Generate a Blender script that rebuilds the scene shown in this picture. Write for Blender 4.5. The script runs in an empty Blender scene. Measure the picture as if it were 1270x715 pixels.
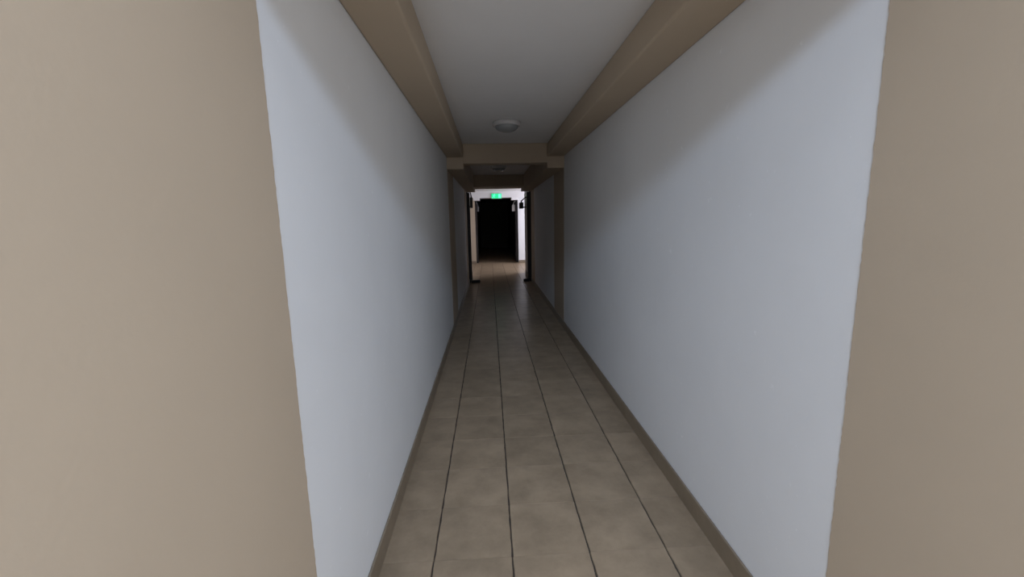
import bpy, bmesh, math, random
from mathutils import Vector, Matrix

random.seed(7)
S = bpy.context.scene
C = S.collection

# ------------------------------------------------------------------ camera
F_PX = 527.24
PITCH, YAW, ROLL = 0.160559, 0.049349, 0.020258
EYE = Vector((0.0, 0.0, 1.42))
fw = Vector((math.sin(YAW) * math.cos(PITCH), math.cos(YAW) * math.cos(PITCH), -math.sin(PITCH)))
rt = Vector((math.cos(YAW), -math.sin(YAW), 0.0))
dn = fw.cross(rt)
rt2 = math.cos(ROLL) * rt + math.sin(ROLL) * dn
dn2 = -math.sin(ROLL) * rt + math.cos(ROLL) * dn
cam_data = bpy.data.cameras.new('camera')
cam = bpy.data.objects.new('camera', cam_data)
C.objects.link(cam)
up = -dn2
bk = -fw
cam.matrix_world = Matrix(((rt2.x, up.x, bk.x, EYE.x), (rt2.y, up.y, bk.y, EYE.y), (rt2.z, up.z, bk.z, EYE.z), (0, 0, 0, 1)))
cam_data.sensor_fit = 'HORIZONTAL'
cam_data.sensor_width = 36.0
cam_data.lens = F_PX * 36.0 / 1270.0
cam_data.clip_start = 0.02
cam_data.clip_end = 200
S.camera = cam

# ------------------------------------------------------------------ world, daylight, exposure
world = bpy.data.worlds.new('world')
S.world = world
world.use_nodes = True
bg = world.node_tree.nodes['Background']
bg.inputs['Color'].default_value = (0.55, 0.68, 1.0, 1)
bg.inputs['Strength'].default_value = 0.3


def area(name, loc, aim, sx, sy, power, color, tilt=0.0):
    d = bpy.data.lights.new(name, 'AREA')
    d.shape = 'RECTANGLE'
    d.size, d.size_y = sx, sy
    d.energy = power
    d.color = color
    o = bpy.data.objects.new(name, d)
    C.objects.link(o)
    o.location = loc
    o.rotation_euler = ((Vector(aim) - Vector(loc)).to_track_quat('-Z', 'Y').to_matrix() @ Matrix.Rotation(tilt, 3, 'Z')).to_euler()
    return o


# daylight coming through the tall stairwell window behind the camera
area('stairwell_daylight', (0.22, -2.65, 2.98), (0.22, 3.0, 1.2), 2.6, 0.26, 205, (0.55, 0.72, 1.0), math.radians(6))
# two added fill lamps set low in the unseen stairwell, one each side
area('low_side_fill', (-1.33, -2.62, 1.25), (-0.36, 1.0, 1.40), 1.1, 1.9, 41, (0.90, 0.93, 1.0))
area('low_side_fill', (1.73, -2.62, 1.25), (0.76, 1.0, 1.40), 1.1, 1.9, 68, (0.90, 0.93, 1.0))
# daylight through the window at the side of the far lobby
area('lobby_daylight', (3.05, 12.75, 1.5), (-1.0, 12.75, 0.4), 1.9, 1.7, 92, (0.86, 0.86, 1.0))

S.view_settings.view_transform = 'Standard'
S.view_settings.look = 'None'
S.view_settings.gamma = 1.0
S.view_settings.use_curve_mapping = False
S.view_settings.exposure = 0.0

# ------------------------------------------------------------------ materials


def mat(name, color, rough=0.6, vary=0.06, scale=3.0, bump=0.0, bump_scale=120.0, spec=0.5, per_object=0.0, specks=0.0):
    m = bpy.data.materials.new(name)
    m.use_nodes = True
    nt = m.node_tree
    N, L = nt.nodes, nt.links
    b = N['Principled BSDF']
    b.inputs['Roughness'].default_value = rough
    b.inputs['Specular IOR Level'].default_value = spec
    tc = N.new('ShaderNodeTexCoord')
    no = N.new('ShaderNodeTexNoise')
    no.inputs['Scale'].default_value = scale
    no.inputs['Detail'].default_value = 6
    no.inputs['Roughness'].default_value = 0.6
    vec = tc.outputs['Object']
    if per_object:
        oi = N.new('ShaderNodeObjectInfo')
        mul = N.new('ShaderNodeVectorMath')
        mul.operation = 'MULTIPLY_ADD'
        cmb = N.new('ShaderNodeCombineXYZ')
        for i in range(3):
            L.new(oi.outputs['Random'], cmb.inputs[i])
        mul.inputs[1].default_value = (37.0, 53.0, 71.0)
        L.new(cmb.outputs[0], mul.inputs[0])
        L.new(vec, mul.inputs[2])
        vec = mul.outputs[0]
    L.new(vec, no.inputs['Vector'])
    mr = N.new('ShaderNodeMapRange')
    mr.inputs['From Min'].default_value = 0.3
    mr.inputs['From Max'].default_value = 0.7
    mr.inputs['To Min'].default_value = 1 - vary
    mr.inputs['To Max'].default_value = 1 + vary
    L.new(no.outputs['Fac'], mr.inputs['Value'])
    val = mr.outputs[0]
    if per_object:
        pm = N.new('ShaderNodeMapRange')
        pm.inputs['To Min'].default_value = 1 - per_object
        pm.inputs['To Max'].default_value = 1 + per_object
        L.new(oi.outputs['Random'], pm.inputs['Value'])
        mm = N.new('ShaderNodeMath')
        mm.operation = 'MULTIPLY'
        L.new(val, mm.inputs[0])
        L.new(pm.outputs[0], mm.inputs[1])
        val = mm.outputs[0]
    if specks:
        sn = N.new('ShaderNodeTexNoise')
        sn.inputs['Scale'].default_value = 26.0
        sn.inputs['Detail'].default_value = 3
        L.new(vec, sn.inputs['Vector'])
        sr = N.new('ShaderNodeMapRange')
        sr.inputs['From Min'].default_value = 0.70
        sr.inputs['From Max'].default_value = 0.78
        sr.inputs['To Max'].default_value = specks
        L.new(sn.outputs['Fac'], sr.inputs['Value'])
        ad = N.new('ShaderNodeMath')
        ad.operation = 'ADD'
        L.new(val, ad.inputs[0])
        L.new(sr.outputs[0], ad.inputs[1])
        val = ad.outputs[0]
    vm = N.new('ShaderNodeVectorMath')
    vm.operation = 'SCALE'
    vm.inputs[0].default_value = color
    L.new(val, vm.inputs['Scale'])
    L.new(vm.outputs[0], b.inputs['Base Color'])
    if bump:
        bn = N.new('ShaderNodeTexNoise')
        bn.inputs['Scale'].default_value = bump_scale
        bn.inputs['Detail'].default_value = 4
        L.new(vec, bn.inputs['Vector'])
        bp = N.new('ShaderNodeBump')
        bp.inputs['Strength'].default_value = bump
        bp.inputs['Distance'].default_value = 0.004
        L.new(bn.outputs['Fac'], bp.inputs['Height'])
        L.new(bp.outputs[0], b.inputs['Normal'])
    return m


M_WHITE = mat('white_wall_paint', (0.75, 0.75, 0.745), 0.75, 0.025, 1.6, 0.07, 90, 0.2, specks=0.10)
M_BEIGE = mat('beige_wall_paint', (0.475, 0.385, 0.285), 0.75, 0.025, 1.8, 0.06, 90, 0.2)
M_CREAM = mat('warm_bounce_paint', (0.58, 0.53, 0.46), 0.8, 0.02, 2.0, 0, 80, 0.2)  # warm tone of the unseen stairwell, picked to tint the bounced light
M_CEIL = mat('ceiling_paint', (0.79, 0.775, 0.76), 0.85, 0.02, 2.0, 0.12, 80, 0.2)
M_TILE = mat('ceramic_floor_tile', (0.298, 0.221, 0.145), 0.28, 0.20, 6.0, 0.05, 26, 0.07, per_object=0.06)
M_GROUT = mat('dark_grout', (0.058, 0.043, 0.030), 0.9, 0.3, 40)
M_SKIRT = mat('ceramic_skirting', (0.23, 0.18, 0.125), 0.4, 0.12, 9.0, 0.05, 40)
M_LEAF = mat('door_leaf_paint', (0.33, 0.30, 0.27), 0.45, 0.05, 4)
M_DARK = mat('door_frame_and_shade_brown', (0.022, 0.017, 0.015), 0.5, 0.15, 8)  # jamb brown; also paints shade onto leaf edges and the far corridor
M_BLACK = mat('black_metal', (0.012, 0.011, 0.012), 0.45, 0.1, 10)
M_GREY = mat('light_grey_metal', (0.55, 0.53, 0.50), 0.4, 0.05, 10)
M_STEEL = mat('dull_steel', (0.09, 0.09, 0.095), 0.5, 0.05, 10)
M_RING = mat('white_lamp_plastic', (0.62, 0.60, 0.59), 0.16, 0.03, 10)
M_DOME = mat('frosted_lamp_glass', (0.30, 0.31, 0.31), 0.22, 0.04, 10)
M_CASE = mat('sign_housing', (0.55, 0.56, 0.55), 0.5, 0.03, 10)


def emit(name, col, s):
    m = bpy.data.materials.new(name)
    m.use_nodes = True
    b = m.node_tree.nodes['Principled BSDF']
    b.inputs['Base Color'].default_value = (*[c * 0.5 for c in col], 1)
    b.inputs['Emission Color'].default_value = (*col, 1)
    b.inputs['Emission Strength'].default_value = s
    return m


M_SIGN = emit('lit_green_sign', (0.02, 0.80, 0.30), 0.85)
M_PICTO = emit('lit_pale_pictogram', (0.16, 1.0, 0.68), 1.05)

# ------------------------------------------------------------------ helpers


def link(name, bm, m, parent=None, smooth=False):
    me = bpy.data.meshes.new(name)
    bm.normal_update()
    bm.to_mesh(me)
    bm.free()
    if smooth:
        for p in me.polygons:
            p.use_smooth = True
    me.materials.append(m)
    o = bpy.data.objects.new(name, me)
    C.objects.link(o)
    if parent:
        o.parent = parent
        o.matrix_parent_inverse = Matrix.Identity(4)
        o.location = (0, 0, 0)
    return o


def add_box(bm, x0, x1, y0, y1, z0, z1, bevel=0.0, seg=1):
    r = bmesh.ops.create_cube(bm, size=1.0)
    bmesh.ops.transform(bm, verts=r['verts'], matrix=Matrix.Translation(((x0 + x1) / 2, (y0 + y1) / 2, (z0 + z1) / 2)) @ Matrix.Diagonal((x1 - x0, y1 - y0, z1 - z0, 1)))
    if bevel:
        es = list({e for v in r['verts'] for e in v.link_edges})
        bmesh.ops.bevel(bm, geom=es, offset=bevel, segments=seg, affect='EDGES', profile=0.5)


def box(name, x0, x1, y0, y1, z0, z1, m, parent=None, bevel=0.0, seg=1):
    bm = bmesh.new()
    add_box(bm, x0, x1, y0, y1, z0, z1, bevel, seg)
    return link(name, bm, m, parent)


def boxes(name, lst, m, parent=None, bevel=0.0):
    bm = bmesh.new()
    for b in lst:
        add_box(bm, *b, bevel)
    return link(name, bm, m, parent)


def tag(o, label, cat, kind=None, group=None):
    o['label'] = label
    o['category'] = cat
    if kind:
        o['kind'] = kind
    if group:
        o['group'] = group
    return o


def empty(name, loc=(0, 0, 0)):
    o = bpy.data.objects.new(name, None)
    C.objects.link(o)
    o.location = loc
    return o


# ------------------------------------------------------------------ dimensions (metres)
XL, XR = -0.4993, 0.9424            # corridor wall faces
ZS1, ZC1, ZB, ZS2 = 2.1755, 2.335, 2.105, 2.040   # soffit, ceiling, cross beam, lower soffit
IL, IR = -0.298, 0.730              # inner faces of the soffits
Y0 = 1.04                           # where the first white panels begin
YA, YA2 = 5.40, 6.22                # second column frame
YD0, YD1 = 9.0, 9.78                # third frame, at the fire doors
YW = 11.40                          # the lobby opens here
YF = 14.0                           # far wall of the lobby
YE = 22.0                           # end of the dark corridor
T = 0.16
ROOM_Y = -2.6
ROOM_Z = 3.5
ENTRY = 0.12

# ------------------------------------------------------------------ floor and its tiles
floor = box('floor', -2.6, 3.2, -4.2, YE + 0.2, -0.16, -0.005, M_GROUT)
tag(floor, 'beige ceramic tiled floor running the length of the corridor', 'floor', 'structure')

TS = 0.3337
jx = [-0.2754 + TS * k for k in range(4)]
cols = [XL + 0.004] + jx + [XR - 0.004]
GX, GY = 0.0048, 0.0013
rows0 = 1.61


def tile_mesh(w, l, variant):
    bm = bmesh.new()
    rnd = random.Random(variant)
    n = 10
    top, bot = [], []
    hw, hl = w / 2, l / 2
    pts = []
    for i in range(n):                                   # slightly ragged long edges
        pts.append((-hw + rnd.uniform(-.0012, .0018), -hl + l * i / (n - 1)))
    for i in range(n):
        pts.append((hw + rnd.uniform(-.0018, .0012), hl - l * i / (n - 1)))
    c = 0.0022
    for x, y in pts:
        sx = x - math.copysign(c, x)
        sy = y - (math.copysign(c * 0.1, y) if abs(abs(y) - hl) < 1e-6 else 0)
        top.append(bm.verts.new((sx, sy, 0.0)))
        bot.append(bm.verts.new((x, y, -0.006)))
    bm.faces.new(reversed(top))
    k = len(pts)
    for i in range(k):
        j = (i + 1) % k
        bm.faces.new((top[i], top[j], bot[j], bot[i]))
    me = bpy.data.meshes.new('tile')
    bm.normal_update()
    bm.to_mesh(me)
    bm.free()
    me.materials.append(M_TILE)
    return me


tile_cache = {}


def put_tile(x0, x1, y0, y1):
    w, l = x1 - x0 - GX, y1 - y0 - GY
    v = random.randrange(3)
    key = (round(w, 3), round(l, 3), v)
    if key not in tile_cache:
        tile_cache[key] = tile_mesh(w, l, v)
    o = bpy.data.objects.new('tile', tile_cache[key])
    C.objects.link(o)
    o.parent = floor
    o.location = ((x0 + x1) / 2, (y0 + y1) / 2, random.uniform(-.0004, .0004))
    o.rotation_euler = (random.uniform(-.0006, .0006), random.uniform(-.0006, .0006), 0)


k0, k1 = -5, 37
for k in range(k0, k1):
    y = rows0 + TS * k
    for a, b in zip(cols[:-1], cols[1:]):
        put_tile(a, b, y, y + TS)
y_end = rows0 + TS * k1

# tiles too far or too much out of sight to tell apart: joined
bm = bmesh.new()


def tile_field(x0, x1, y0, y1):
    y = y0
    while y < y1 - 1e-4:
        ya = min(y + TS, y1)
        x = x0
        while x < x1 - 1e-4:
            xa = min(x + TS, x1)
            if xa - x > 0.03 and ya - y > 0.03:
                add_box(bm, x + .002, xa - .002, y + .001, ya - .001, -0.006, 0.0)
            x = xa
        y = ya


tile_field(XL + .004, XR - .004, y_end, YE)
tile_field(-2.2, XL + .004, YW, YF)
tile_field(XR - .004, 2.9, YW, YF)
tile_field(-2.35, XL + .004, ROOM_Y, ENTRY)
tile_field(XR - .004, 2.8, ROOM_Y, ENTRY)
tile_field(XL + .004, XR - .004, ROOM_Y, rows0 + TS * k0)
ft = link('far_tiles', bm, M_TILE, floor)
ft['kind'] = 'stuff'

# ------------------------------------------------------------------ walls


def column_mesh(side, y0, y1, z0, z1):
    """Beige painted column face, a hair proud of the plaster, with a hand-cut paint edge."""
    bm = bmesh.new()
    x = XL if side < 0 else XR
    xo = x - side * 0.0018
    n = 200
    rnd = random.Random(int(y0 * 100) + side)
    ea, eb = [], []
    for i in range(n + 1):
        z = z0 + (z1 - z0) * i / n
        ea.append(y0 + rnd.uniform(-.0014, .0014))
        eb.append(y1 + rnd.uniform(-.0014, .0014))
    for i in range(n):
        za, zb = z0 + (z1 - z0) * i / n, z0 + (z1 - z0) * (i + 1) / n
        v = [bm.verts.new((xo, ea[i], za)), bm.verts.new((xo, eb[i], za)), bm.verts.new((xo, eb[i + 1], zb)), bm.verts.new((xo, ea[i + 1], zb)),
             bm.verts.new((x + side * .01, ea[i], za)), bm.verts.new((x + side * .01, eb[i], za)), bm.verts.new((x + side * .01, eb[i + 1], zb)), bm.verts.new((x + side * .01, ea[i + 1], zb))]
        for f in ((0, 1, 2, 3), (7, 6, 5, 4), (1, 5, 6, 2), (4, 0, 3, 7)):
            bm.faces.new([v[q] for q in f])
    bmesh.ops.remove_doubles(bm, verts=bm.verts, dist=1e-6)
    bmesh.ops.recalc_face_normals(bm, faces=bm.faces)
    return bm


for side, word in ((-1, 'left'), (1, 'right')):
    x = XL if side < 0 else XR
    xa, xb = (x - T, x) if side < 0 else (x, x + T)
    wall = boxes('wall_' + word, [(xa, xb, ENTRY, 0.5, -0.005, ROOM_Z), (xa, xb, 0.5, YW, -0.005, 2.6)], M_WHITE)
    tag(wall, 'white painted wall with beige column bands on the %s side of the corridor' % word, 'wall', 'structure')
    for (ya, yb) in ((0.10, 1.049 if side < 0 else 1.030), (YA, YA2), (YD0, YD1)):
        link('column', column_mesh(side, ya, yb, 0.0, 2.55), M_BEIGE, wall)
    # skirting with a rounded top edge
    xs0, xs1 = (x, x + 0.0105) if side < 0 else (x - 0.0105, x)
    bm = bmesh.new()
    add_box(bm, xs0, xs1, ENTRY, YW, -0.004, 0.0955, 0.004, 2)
    tag(link('baseboard_' + word, bm, M_SKIRT), 'low brown ceramic skirting along the foot of the %s wall' % word, 'baseboard', 'structure')

# ------------------------------------------------------------------ ceilings
tag(box('ceiling_1', XL, XR, Y0 - 0.05, YA + 0.05, ZC1, ZC1 + 0.12, M_CEIL), 'pale grey ceiling between the soffits of the near bay', 'ceiling', 'structure')
tag(box('ceiling_2', XL, XR, YA + 0.05, YW, ZC1, ZC1 + 0.12, M_CEIL), 'dark unlit ceiling of the second bay before the fire doors', 'ceiling', 'structure')

# soffits along both walls (the second bay hangs lower)
for i, (word, side) in enumerate((('left', -1), ('right', 1))):
    a0, a1 = (XL, IL) if side < 0 else (IR, XR)
    bm = bmesh.new()
    add_box(bm, a0, a1, Y0 - 0.02, YA - 0.02, ZS1, ZC1, 0.012, 3)
    tag(link('trim_%d' % (1 + i), bm, M_BEIGE), 'beige boxed soffit along the top of the %s wall in the near bay' % word, 'soffit', 'structure')
    bm = bmesh.new()
    add_box(bm, a0, a1, YA - 0.02, YD1, ZS2, ZC1, 0.004, 2)
    tag(link('trim_%d' % (3 + i), bm, M_BEIGE), 'lower beige soffit with blunt end face above the %s wall, beyond the near bay' % word, 'soffit', 'structure')

# cross beams
tag(boxes('trim_5', [(XL, XR, 0.5, Y0 - 0.02, ZB, ROOM_Z)], M_BEIGE), 'beige cross beam overhead at the near corridor mouth', 'beam', 'structure')
tag(box('trim_6', IL, IR, YA - 0.02, YA + 0.2, ZB, ZC1, M_BEIGE, bevel=0.004), 'beige cross beam behind the round ceiling lamp of the near bay', 'beam', 'structure')
tag(box('trim_7', IL, IR, YD0, YD1, ZB, ZC1, M_BEIGE, bevel=0.004), 'dark cross beam above the pair of open fire doors', 'beam', 'structure')

# ------------------------------------------------------------------ far lobby and the dark corridor behind it
LX0, LX1 = -2.2, 2.9
OXL, OXR = -0.462, 0.935            # opening in the far wall
tag(boxes('wall_lobby_near', [(LX0, XL - T, YW - T, YW, -0.005, 2.6), (XR + T, LX1, YW - T, YW, -0.005, 2.6)], M_WHITE), 'hidden side of the lobby walls flanking the corridor end', 'wall', 'structure')
tag(box('wall_lobby_left', LX0 - T, LX0, YW - T, YF + T, -0.005, 2.6, M_WHITE), 'end wall of the far lobby, left of the doors', 'wall', 'structure')
wlr = boxes('wall_lobby_right', [(LX1, LX1 + T, YW - T, 11.75, -0.005, 2.6), (LX1, LX1 + T, 13.75, YF + T, -0.005, 2.6), (LX1, LX1 + T, 11.75, 13.75, -0.005, 0.6), (LX1, LX1 + T, 11.75, 13.75, 2.45, 2.6)], M_WHITE)
tag(wlr, 'window wall of the far lobby, right of the doors', 'wall', 'structure')
tag(box('wall_far_left', LX0, OXL, YF, YF + T, -0.005, 2.6, M_BEIGE), 'beige wall strip left of the dark doorway in the lobby', 'wall', 'structure')
tag(box('wall_far_right', OXR, LX1, YF, YF + T, -0.005, 2.6, M_WHITE), 'brightly daylit white wall strip right of the dark doorway in the lobby', 'wall', 'structure')
tag(box('ceiling_3', LX0 - T, LX1 + T, YW, YF + T, ZC1 + 0.001, ZC1 + 0.12, M_CEIL), 'daylit ceiling of the lobby beyond the fire doors', 'ceiling', 'structure')
tag(boxes('trim_8', [(LX0, LX1, YF - 0.03, YF + 0.4, 2.125, ZC1)], M_CEIL), 'bright white beam over the dark doorway carrying the green sign', 'beam', 'structure')
for i, (word, a0, a1) in enumerate((('left', OXL - 0.04, IL), ('right', IR, OXR))):
    tag(box('trim_%d' % (9 + i), a0, a1, YF - 0.03, YF + 0.5, 2.045, 2.125, M_CEIL, bevel=.003), 'small pale beam end at the top %s corner of the dark doorway' % word, 'beam', 'structure')
tag(boxes('wall_dark_left', [(OXL - T, OXL, YF + T, YE, -0.005, 2.6)], M_DARK), 'left wall inside the dark doorway, coloured dark for shade', 'wall', 'structure')  # far corridor surfaces carry their shade as a near-black colour
tag(boxes('wall_dark_right', [(OXR, OXR + T, YF + T, YE, -0.005, 2.6)], M_DARK), 'right wall inside the dark doorway, coloured dark for shade', 'wall', 'structure')
tag(box('wall_dark_end', OXL - T, OXR + T, YE, YE + T, -0.005, 2.6, M_DARK), 'far end of the corridor seen through the dark doorway, coloured dark for shade', 'wall', 'structure')
tag(box('ceiling_4', OXL - T, OXR + T, YF + 0.4, YE, ZC1, ZC1 + .12, M_DARK), 'ceiling inside the dark doorway, coloured dark for shade', 'ceiling', 'structure')
bm = bmesh.new()
add_box(bm, LX0, OXL - .002, YF - 0.0105, YF, -0.004, 0.0955, 0.003)
tag(link('baseboard_far_left', bm, M_SKIRT), 'skirting under the beige wall strip in the lobby', 'baseboard', 'structure')
bm = bmesh.new()
add_box(bm, OXR + .002, LX1, YF - 0.0105, YF, -0.004, 0.0955, 0.003)
tag(link('baseboard_far_right', bm, M_SKIRT), 'skirting under the daylit white wall strip in the lobby', 'baseboard', 'structure')

# ------------------------------------------------------------------ stairwell space behind the camera, with its high window
RX0, RX1 = -2.4, 2.84
WX0, WX1, WZ0, WZ1 = -1.2, 1.64, 2.7, 3.26
yb = ROOM_Y
back = [(RX0 - T, WX0, yb - T, yb, 2.25, ROOM_Z), (WX1, RX1 + T, yb - T, yb, 2.25, ROOM_Z), (WX0, WX1, yb - T, yb, 2.25, WZ0), (WX0, WX1, yb - T, yb, WZ1, ROOM_Z),
        (RX0 - T, -1.93, yb - T, yb, -0.005, 2.25), (-0.73, 1.13, yb - T, yb, -0.005, 2.25), (2.33, RX1 + T, yb - T, yb, -0.005, 2.25),
        (-1.93, -0.73, yb - T, yb, -0.005, 0.25), (1.13, 2.33, yb - T, yb, -0.005, 0.25)]
tag(boxes('wall_back', back, M_CREAM), 'white wall behind the viewer with one high window and two lower openings added for fill light', 'wall', 'structure')
tag(boxes('wall_back_left', [(RX0 - T, RX0, yb, ENTRY, -0.005, ROOM_Z), (RX0, XL - T, ENTRY - T, ENTRY, -0.005, ROOM_Z)], M_CREAM), 'white wall behind the viewer on the left', 'wall', 'structure')
tag(boxes('wall_back_right', [(RX1, RX1 + T, yb, ENTRY, -0.005, ROOM_Z), (XR + T, RX1, ENTRY - T, ENTRY, -0.005, ROOM_Z)], M_CREAM), 'white wall behind the viewer on the right', 'wall', 'structure')
tag(box('ceiling_5', RX0 - T, RX1 + T, yb - T, 0.7, ROOM_Z, ROOM_Z + .12, M_CEIL), 'high ceiling behind the viewer', 'ceiling', 'structure')

# ------------------------------------------------------------------ fire doors


def lathe(prof, n=40):
    bm = bmesh.new()
    rings = []
    for r, z in prof:
        if r < 1e-5:
            rings.append([bm.verts.new((0, 0, z))])
        else:
            rings.append([bm.verts.new((r * math.cos(2 * math.pi * i / n), r * math.sin(2 * math.pi * i / n), z)) for i in range(n)])
    for a, b in zip(rings[:-1], rings[1:]):
        for i in range(n):
            j = (i + 1) % n
            if len(a) == 1 and len(b) == 1:
                continue
            if len(a) == 1:
                bm.faces.new((a[0], b[j], b[i]))
            elif len(b) == 1:
                bm.faces.new((a[i], a[j], b[0]))
            else:
                bm.faces.new((a[i], a[j], b[j], b[i]))
    bmesh.ops.recalc_face_normals(bm, faces=bm.faces)
    return bm


def bar(bm, p, q, w, h):
    p, q = Vector(p), Vector(q)
    d = q - p
    r = bmesh.ops.create_cube(bm, size=1.0)
    rot = d.to_track_quat('X', 'Z').to_matrix().to_4x4()
    bmesh.ops.transform(bm, verts=r['verts'], matrix=Matrix.Translation((p + q) / 2) @ rot @ Matrix.Diagonal((d.length, w, h, 1)))


def fire_door(name, side, hinge, length, thick, height, swing, leaf_m, closer_m, closer, holder, label):
    """Leaf opened back along the wall; +y runs away from the hinge, local +x points to the middle of the corridor."""
    d = empty(name, hinge)
    s = -side                                               # towards the corridor centre
    d.rotation_euler = (0, 0, swing)
    tag(d, label, 'door', 'structure')
    a, b = sorted((0.0, -s * thick))
    link_leaf = box('door_leaf', a, b, 0.0, length, 0.008, height, leaf_m, d, 0.003)
    e0, e1 = sorted((0.001 * s, -s * (thick + .001)))
    box('edge_shade', e0, e1, -0.004, 0.012, 0.008, height, M_DARK, d)  # dark slip over the leaf edge, its shade given as colour
    k0, k1 = sorted((0.0005 * s, 0.0035 * s))
    box('kick_plate', k0, k1, 0.03, length - 0.03, 0.03, 0.20, M_BLACK, d, .001)
    cx0, cx1, cz0, cz1 = closer
    q0, q1 = sorted((s * cx0, s * cx1))
    bm = bmesh.new()
    add_box(bm, q0, q1, 0.03, 0.27, cz0, cz1, 0.008, 2)
    c = link('door_closer', bm, closer_m, d)
    bm = bmesh.new()
    bar(bm, (s * (cx0 + cx1) / 2, 0.08, cz1 - .005), (s * (cx0 + cx1) / 2, 0.08, cz1 + .045), .03, .03)
    bar(bm, (s * (cx0 + cx1) / 2, 0.08, cz1 + .035), (s * 0.02, 0.02, cz1 + .115), .02, .02)
    bar(bm, (s * 0.02, 0.02, cz1 + .115), (-s * 0.02, 0.0, cz1 + .115), .02, .02)
    bar(bm, (s * cx0, 0.15, cz0 + .03), (0.0, 0.15, cz0 + .03), .04, .03)
    link('closer_arm', bm, closer_m, c)
    if holder:
        h0, h1 = sorted((-s * 0.02, s * holder))
        bm = bmesh.new()
        add_box(bm, h0, h1, -0.075, -0.012, 0.0, 0.062, 0.006)
        link('door_holder', bm, M_BLACK, d)
    return d


# jambs of the near pair
for i, (word, x0, x1) in enumerate((('left', XL, XL + 0.034), ('right', XR - 0.034, XR))):
    tag(box('trim_%d' % (11 + i), x0, x1, YD1 - 0.06, YD1 + 0.03, 0.0, ZS2 + 0.05, M_DARK, bevel=.002), 'dark brown door jamb on the %s wall beside the open fire door' % word, 'door frame', 'structure')

fire_door('door_1', -1, (-0.430, YD1, 0), 0.68, 0.036, 2.03, math.radians(2.2), M_LEAF, M_BLACK, (0.006, 0.066, 1.70, 1.93), 0.180, 'open fire door against the left wall at the end of the second bay')
fire_door('door_2', 1, (0.858, YD1, 0), 0.68, 0.050, 2.03, 0.0, M_LEAF, M_BLACK, (0.074, 0.160, 1.665, 1.80), 0.105, 'open fire door against the right wall at the end of the second bay')
# second pair, just inside the dark doorway
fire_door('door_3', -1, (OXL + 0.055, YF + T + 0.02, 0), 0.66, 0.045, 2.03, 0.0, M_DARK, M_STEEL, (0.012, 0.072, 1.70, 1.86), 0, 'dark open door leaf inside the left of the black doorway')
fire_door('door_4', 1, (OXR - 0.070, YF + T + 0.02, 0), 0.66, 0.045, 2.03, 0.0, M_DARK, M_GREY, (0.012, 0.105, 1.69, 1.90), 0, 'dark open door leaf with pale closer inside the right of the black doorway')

# ------------------------------------------------------------------ round ceiling lamps
lamp = empty('ceiling_lamp', (0.19, 4.24, ZC1))
tag(lamp, 'round white rimmed ceiling lamp with unlit glass bowl in the near bay', 'lamp', group='round ceiling lamps')
bm = lathe([(0.0, 0.0), (0.128, 0.0), (0.134, -0.006), (0.134, -0.026), (0.128, -0.036), (0.118, -0.040), (0.112, -0.036), (0.0, -0.036)])
link('lamp_rim', bm, M_RING, lamp, True)
prof = [(0.112, -0.036)]
for i in range(1, 13):
    t = i / 12 * math.pi / 2
    prof.append((0.110 * math.cos(t) ** 0.8 if i < 12 else 0.0, -0.038 - 0.052 * math.sin(t)))
bowl = link('lamp_bowl', lathe(prof), M_DOME, lamp, True)


def copy_tree(o, parent=None):
    c = o.copy()
    C.objects.link(c)
    if parent:
        c.parent = parent
    for ch in list(o.children):
        copy_tree(ch, c)
    return c


lamp2 = copy_tree(lamp)
lamp2.location = (0.185, 7.6, ZC1)
lamp2['label'] = 'round ceiling lamp in the darkness of the second bay'

# ------------------------------------------------------------------ green exit sign
sg = empty('exit_sign', (0.25, YF - 0.06, 2.10))
tag(sg, 'small glowing green running man exit sign under the bright lobby beam', 'sign')
W2, HH = 0.160, 0.150
box('sign_housing', -W2 - .006, W2 + .006, 0.0, 0.03, -0.004, HH + .006, M_CASE, sg, .003)
box('sign_face', -W2, W2, -0.006, 0.0, 0.0, HH, M_SIGN, sg)
yy0, yy1 = -0.009, -0.006
pm = bmesh.new()


def limb(p, q, w):
    bar(pm, (p[0], -0.0075, p[1]), (q[0], -0.0075, q[1]), 0.003, w)


# running figure, moving towards the door on the sign
r = bmesh.ops.create_circle(pm, cap_ends=True, segments=16, radius=0.013)
bmesh.ops.transform(pm, verts=r['verts'], matrix=Matrix.Translation((-0.062, -0.0085, 0.126)) @ Matrix.Rotation(math.pi / 2, 4, 'X'))
limb((-0.074, 0.108), (-0.092, 0.064), 0.024)
limb((-0.074, 0.106), (-0.046, 0.086), 0.010)
limb((-0.046, 0.086), (-0.030, 0.098), 0.009)
limb((-0.078, 0.106), (-0.108, 0.100), 0.010)
limb((-0.108, 0.100), (-0.116, 0.078), 0.009)
limb((-0.090, 0.066), (-0.062, 0.048), 0.014)
limb((-0.062, 0.048), (-0.066, 0.018), 0.012)
limb((-0.092, 0.066), (-0.108, 0.036), 0.014)
limb((-0.108, 0.036), (-0.136, 0.032), 0.011)
fig = link('running_figure', pm, M_PICTO, sg)
bm = bmesh.new()
add_box(bm, 0.060, 0.132, yy0, yy1, 0.014, 0.136)
link('door_symbol', bm, M_PICTO, sg)
